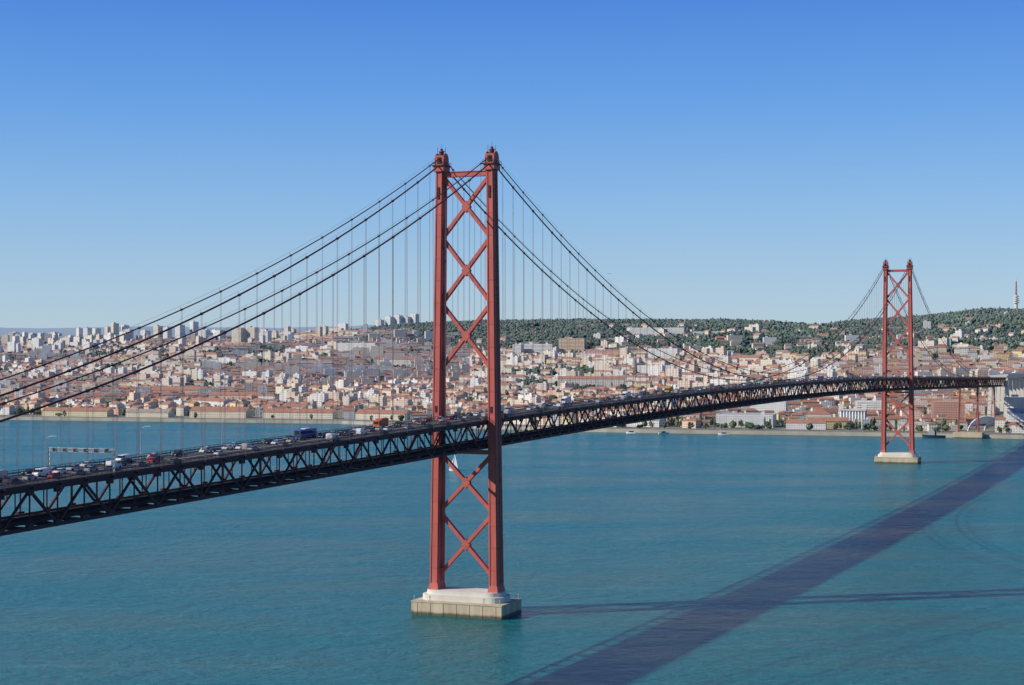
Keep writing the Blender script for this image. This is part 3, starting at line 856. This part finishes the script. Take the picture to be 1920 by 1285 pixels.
# ------------------------------------------------------------------ landmarks
z0 = float(H(1428, 5000)) + 8
cmn = MB()
cmn.tube([(0, 0, -12), (0, 0, 30), (0, 0, 52)], [5.5, 4.2, 3.8], 12)
for z, r in ((30, 8.5), (36, 8.5), (42, 7.5), (48, 7.5)): cmn.tube([(0, 0, z), (0, 0, z + 2.6)], r, 16)
for sx_, sy_ in ((-1, -1), (1, -1), (1, 1), (-1, 1)): cmn.beam((sx_ * 1.8, sy_ * 1.8, 50), (sx_ * .8, sy_ * .8, 92), .8, .8, 1)
for k in range(8):
    z = 52 + k * 5; q = 1.8 - k * .12
    cmn.box(0, 0, z, q * 2.2, q * 2.2, 2.0, 0, 1 if k % 2 else 0)
    cmn.beam((-q, -q, z), (q, -q, z + 5), .5, .5, 1); cmn.beam((q, q, z), (-q, q, z + 5), .5, .5, 1)
cmn.tube([(0, 0, 90), (0, 0, 102)], .6, 6)
o = cmn.obj('communication_tower', [CONCW, newmat('mast_red', (.5, .12, .10), .6)[0]]); o.location = (1425, 5000, z0 - 6)
dish = MB()
rings = []
for i in range(6):
    r = 10 * i / 5; rings.append([(r * math.cos(a), r * math.sin(a), .028 * r * r) for a in np.linspace(0, 2 * math.pi, 24, endpoint=False)])
for i in range(5):
    for j in range(24):
        j2 = (j + 1) % 24; dish.face([rings[i][j], rings[i][j2], rings[i + 1][j2], rings[i + 1][j]])
for a in (0, 2.1, 4.2): dish.beam((8 * math.cos(a), 8 * math.sin(a), 1.8), (0, 0, 8), .25, .25, 1)
dish.box(0, 0, 8, 1.2, 1.2, 1.2, m=1)
de = empty('satellite_dish', (829, 3490, float(H(829, 3490)) + 14))
do = dish.obj('reflector', [newmat('dish_white', (.8, .8, .8), .5)[0], STEEL], de); do.rotation_euler = (math.radians(62), 0, math.radians(-32))
dm = MB(); dm.tube([(0, 3, -16), (0, 1, -1)], [3, 1.5], 10); dm.obj('mount', [CONCW], de)
ce = empty('white_shell_canopy', (583, 2175, 4))
CAN = newmat('canopy_membrane', (.78, .80, .82), .5)[0]
for k, (sc, rot_, dx) in enumerate(((1, .15, 0), (.72, -.5, 16))):
    sh = MB(); N1, N2 = 18, 10; g = []
    for i in range(N1 + 1):
        a = math.pi * (.03 + .94 * i / N1); row = []
        for j in range(N2 + 1):
            ph = -.2 + 1.25 * j / N2
            row.append((24 * sc * math.cos(a), 11 * sc * math.sin(a) * math.sin(ph), 20 * sc * math.sin(a) * math.cos(ph)))
        g.append(row)
    for i in range(N1):
        for j in range(N2): sh.face([g[i][j], g[i + 1][j], g[i + 1][j + 1], g[i][j + 1]])
    sh.tube([r[0] for r in g], .8, 6)
    so = sh.obj('shell_%d' % (k + 1), [CAN], ce); so.rotation_euler = (0, 0, rot_); so.location = (dx, 4 * k, 0)
for x in (180, 232, 262, 360, 480, 520, 655):
    mm = MB(); mm.tube([(0, 0, 0), (0, 0, 26)], [.35, .18], 6); mm.box(0, 0, 26, 3, .6, .5)
    o = mm.obj('light_mast', [STEEL]); o.location = (x, float(ysh(x)) + 14, 4)

# ------------------------------------------------------------------ boats
HULL = newmat('hull_white', (.75, .75, .75), .35)[0]; SAIL = newmat('sail_cloth', (.45, .49, .55), .7)[0]; HULLD = newmat('hull_dark', (.03, .04, .07), .5)[0]
def hull(mb, L, W, Hh, m=0):
    st = [(-.5, .75), (-.25, 1), (0, 1), (.25, .8), (.42, .4), (.5, .02)]
    rows = []
    for t, w in st:
        x = t * L; rise = max(0, t) * Hh * .6
        rows.append([(x, -w * W / 2, Hh + rise), (x * .96, -w * W * .35, -.3), (x * .96, w * W * .35, -.3), (x, w * W / 2, Hh + rise)])
    for a, b_ in zip(rows[:-1], rows[1:]):
        for j in range(3): mb.face([a[j], b_[j], b_[j + 1], a[j + 1]], m)
        mb.face([a[3], b_[3], b_[0], a[0]], m)
    mb.face(rows[0], m)
sbm = MB(); hull(sbm, 12, 3.6, 1.2)
prism(sbm, [(-2.5, 1.3), (2.5, 1.3), (1.8, 1.9), (-2.2, 1.95)], -1.1, 1.1, 0)
sbm.tube([(1, 0, 1), (1, 0, 16.5)], [.12, .07], 6, 1); sbm.tube([(1, 0, 2.3), (-4.6, .3, 2.4)], .08, 5, 1)
for k in range(8):
    a, b_ = k / 8, (k + 1) / 8
    f = lambda t: ((.9, 0, 2.5 + 13.5 * t), (.9 - 5.3 * (1 - t) ** .8, .5 * (1 - t), 2.5 + 13.5 * t))
    p, q = f(a), f(b_); sbm.face([p[0], p[1], q[1], q[0]], 2)
    h2 = lambda t: ((5.9 - 4.7 * t, 0, 1.9 + 12 * t), (5.9 - 4.7 * t - 4.2 * (1 - t) , .6, 1.9 + 12 * t))
    p, q = h2(a), h2(b_); sbm.face([p[0], p[1], q[1], q[0]], 2)
o = sbm.obj('sailboat', [HULL, STEEL, SAIL]); o.location = (-51, 1560, 0); o.rotation_euler = (math.radians(8), 0, math.radians(150)); o.scale = (.9, .9, .9)
mbt = MB(); hull(mbt, 14, 4, 1.4); prism(mbt, [(-3, 1.3), (3, 1.3), (1.8, 3.1), (-2.6, 3.2)], -1.5, 1.5, 1, [1, 1, .8, .8]); mbt.box(-.4, 0, 3.5, 3.5, 2.4, .3)
MBM = mbt.mesh('motor_boat', [HULL, GLASS])
tgm = MB(); hull(tgm, 28, 8, 3, 0); tgm.box(3, 0, 5.6, 8, 5.5, 4.6, m=1); tgm.box(3, 0, 8.8, 5, 4.4, 2, m=1); tgm.tube([(-2, 0, 3), (-2, 0, 10)], .9, 8, 0); tgm.tube([(4, 0, 9), (4, 0, 15)], .15, 5, 0)
TGM = tgm.mesh('tug_boat', [HULLD, newmat('tug_cabin', (.4, .4, .4), .5)[0]])
for x, y, m_, nm, r in ((505, 2118, TGM, 'tug_boat', 2.9), (150, 2228, MBM, 'motor_boat', 2.7), (190, 2216, MBM, 'motor_boat', .3), (262, 2190, MBM, 'motor_boat', 2.9)):
    o = bpy.data.objects.new(nm, m_); link(o); o.location = (x, y, 0); o.rotation_euler = (0, 0, r)
pl = MB()
pl.tube([(-19, 0, 0), (-17, 0, 0), (-8, 0, 0), (12, 0, 0), (17, 0, 0), (19, 0, -.5)], [.4, 1.3, 1.9, 1.9, 1.3, .2], 10)
for sg in (-1, 1):
    pl.face([(5, 1.5 * sg, -.8), (-5, 17 * sg, .6), (-7.5, 17 * sg, .6), (-3, 1.5 * sg, -.8)]); pl.face([(-14, .8 * sg, .6), (-17, 6 * sg, 1), (-18.5, 6 * sg, 1), (-17.5, .8 * sg, .6)])
    pl.tube([(3, 5.5 * sg, -2), (-1, 5.5 * sg, -2)], 1, 8)
pl.face([(-13, 0, 1.5), (-17.5, 0, 7.5), (-19.5, 0, 7.5), (-18, 0, 1)])
o = pl.obj('airplane', [newmat('plane_skin', (.6, .6, .62), .4)[0]]); o.location = (825, 15000, 725); o.rotation_euler = (0, 0, math.radians(8))

# ------------------------------------------------------------------ water
wm, b, n = newmat('river_water', (.01, .1, .15), .2, 0, .26)
b.inputs['Specular Tint'].default_value = (.45, .85, 1, 1)
g = n.new('ShaderNodeNewGeometry')
def wn(scale, detail, st=(1, 1, 1), rough=.55, rot=.35):
    mp = n.new('ShaderNodeMapping'); mp.inputs['Scale'].default_value = st; mp.inputs['Rotation'].default_value = (0, 0, rot)
    n.l(g.outputs['Position'], mp.inputs[0])
    t = n.new('ShaderNodeTexNoise'); t.inputs['Scale'].default_value = scale; t.inputs['Detail'].default_value = detail; t.inputs['Roughness'].default_value = rough
    n.l(mp.outputs[0], t.inputs['Vector']); return t.outputs[0]
w1 = wn(.22, 6, (1, 1.3, 1), .68); w2 = wn(.07, 4, (1, 1.2, 1), .6, -.4)
hsum = n.math('ADD', n.math('MULTIPLY', w1, 1.3), n.math('MULTIPLY', w2, 2.0))
bp = n.new('ShaderNodeBump'); bp.inputs['Strength'].default_value = 1.0; bp.inputs['Distance'].default_value = 2.1
n.l(hsum, bp.inputs['Height']); n.l(bp.outputs[0], b.inputs['Normal'])
st = wn(.005, 8, (1, 2.4, 1), .6); stf = n.math('MULTIPLY_ADD', st, 4.5, -1.8, True)
fine = wn(.14, 7, (1, 1.2, 1), .8)
cA = n.mix(stf, (.004, .115, .125), (.010, .158, .170))
cA = n.mix(n.math('MULTIPLY_ADD', fine, 4.0, -1.6, True), cA, (.014, .195, .215))
sl = wn(.009, 12, (1, 4.5, 1), .78)
slf = n.math('MULTIPLY', n.math('MULTIPLY_ADD', sl, 8, -4.4, True), .5)
cA = n.mix(slf, cA, (.10, .31, .36))
n.l(cA, b.inputs['Base Color'])
n.l(n.math('MULTIPLY_ADD', stf, .1, .18), b.inputs['Roughness'])
me = bpy.data.meshes.new('river_water')
me.from_pydata([(-40000, -2000, 0), (40000, -2000, 0), (40000, 60000, 0), (-40000, 60000, 0)], [], [(0, 1, 2, 3)]); me.materials.append(wm)
link(bpy.data.objects.new('river_water', me))

# ------------------------------------------------------------------ light & sky
EL = math.radians(32); to = Vector((-.968 * math.cos(EL), -.249 * math.cos(EL), math.sin(EL)))
sun = bpy.data.lights.new('sun', 'SUN'); sun.energy = 4.8; sun.angle = math.radians(.5); sun.color = (1, .92, .80)
so = link(bpy.data.objects.new('sun', sun)); so.rotation_euler = to.to_track_quat('Z', 'Y').to_euler()
w = bpy.data.worlds.new('World'); scene.world = w; w.use_nodes = True
nt = w.node_tree; bg = nt.nodes['Background']
sky = nt.nodes.new('ShaderNodeTexSky'); sky.sky_type = 'NISHITA'; sky.sun_disc = False
sky.sun_elevation = EL; sky.sun_rotation = math.atan2(-.968, -.249) % (2 * math.pi)
sky.altitude = 0; sky.air_density = 1.0; sky.dust_density = .3; sky.ozone_density = 2.5
# clear-air tint by altitude angle over the physical sky
tc = nt.nodes.new('ShaderNodeTexCoord'); sp = nt.nodes.new('ShaderNodeSeparateXYZ'); nt.links.new(tc.outputs['Generated'], sp.inputs[0])
rp = nt.nodes.new('ShaderNodeValToRGB'); nt.links.new(sp.outputs[2], rp.inputs[0])
stops = [(0, (.46, .62, .75)), (.03, (.36, .57, .80)), (.075, (.235, .48, .84)), (.135, (.10, .34, .85)), (.195, (.035, .21, .77)), (.45, (.02, .12, .42)), (1, (.01, .06, .22))]
els = rp.color_ramp.elements
els[0].position = 0; els[0].color = (*stops[0][1], 1); els[1].position = 1; els[1].color = (*stops[-1][1], 1)
for p_, c_ in stops[1:-1]:
    e = els.new(p_); e.color = (*c_, 1)
vs = nt.nodes.new('ShaderNodeVectorMath'); vs.operation = 'SCALE'; vs.inputs['Scale'].default_value = 10; nt.links.new(rp.outputs[0], vs.inputs[0])
mx = nt.nodes.new('ShaderNodeMix'); mx.data_type = 'RGBA'; mx.inputs[0].default_value = .75
nt.links.new(sky.outputs[0], mx.inputs[6]); nt.links.new(vs.outputs[0], mx.inputs[7])
nt.links.new(mx.outputs[2], bg.inputs[0]); bg.inputs[1].default_value = .10

# ------------------------------------------------------------------ camera
cam = bpy.data.cameras.new('camera'); cam.sensor_width = 36; cam.lens = 62.2; cam.clip_end = 100000; cam.clip_start = 1
co = link(bpy.data.objects.new('camera', cam)); co.location = (0, 0, 110); co.rotation_euler = (math.radians(90.11), 0, 0)
scene.camera = co
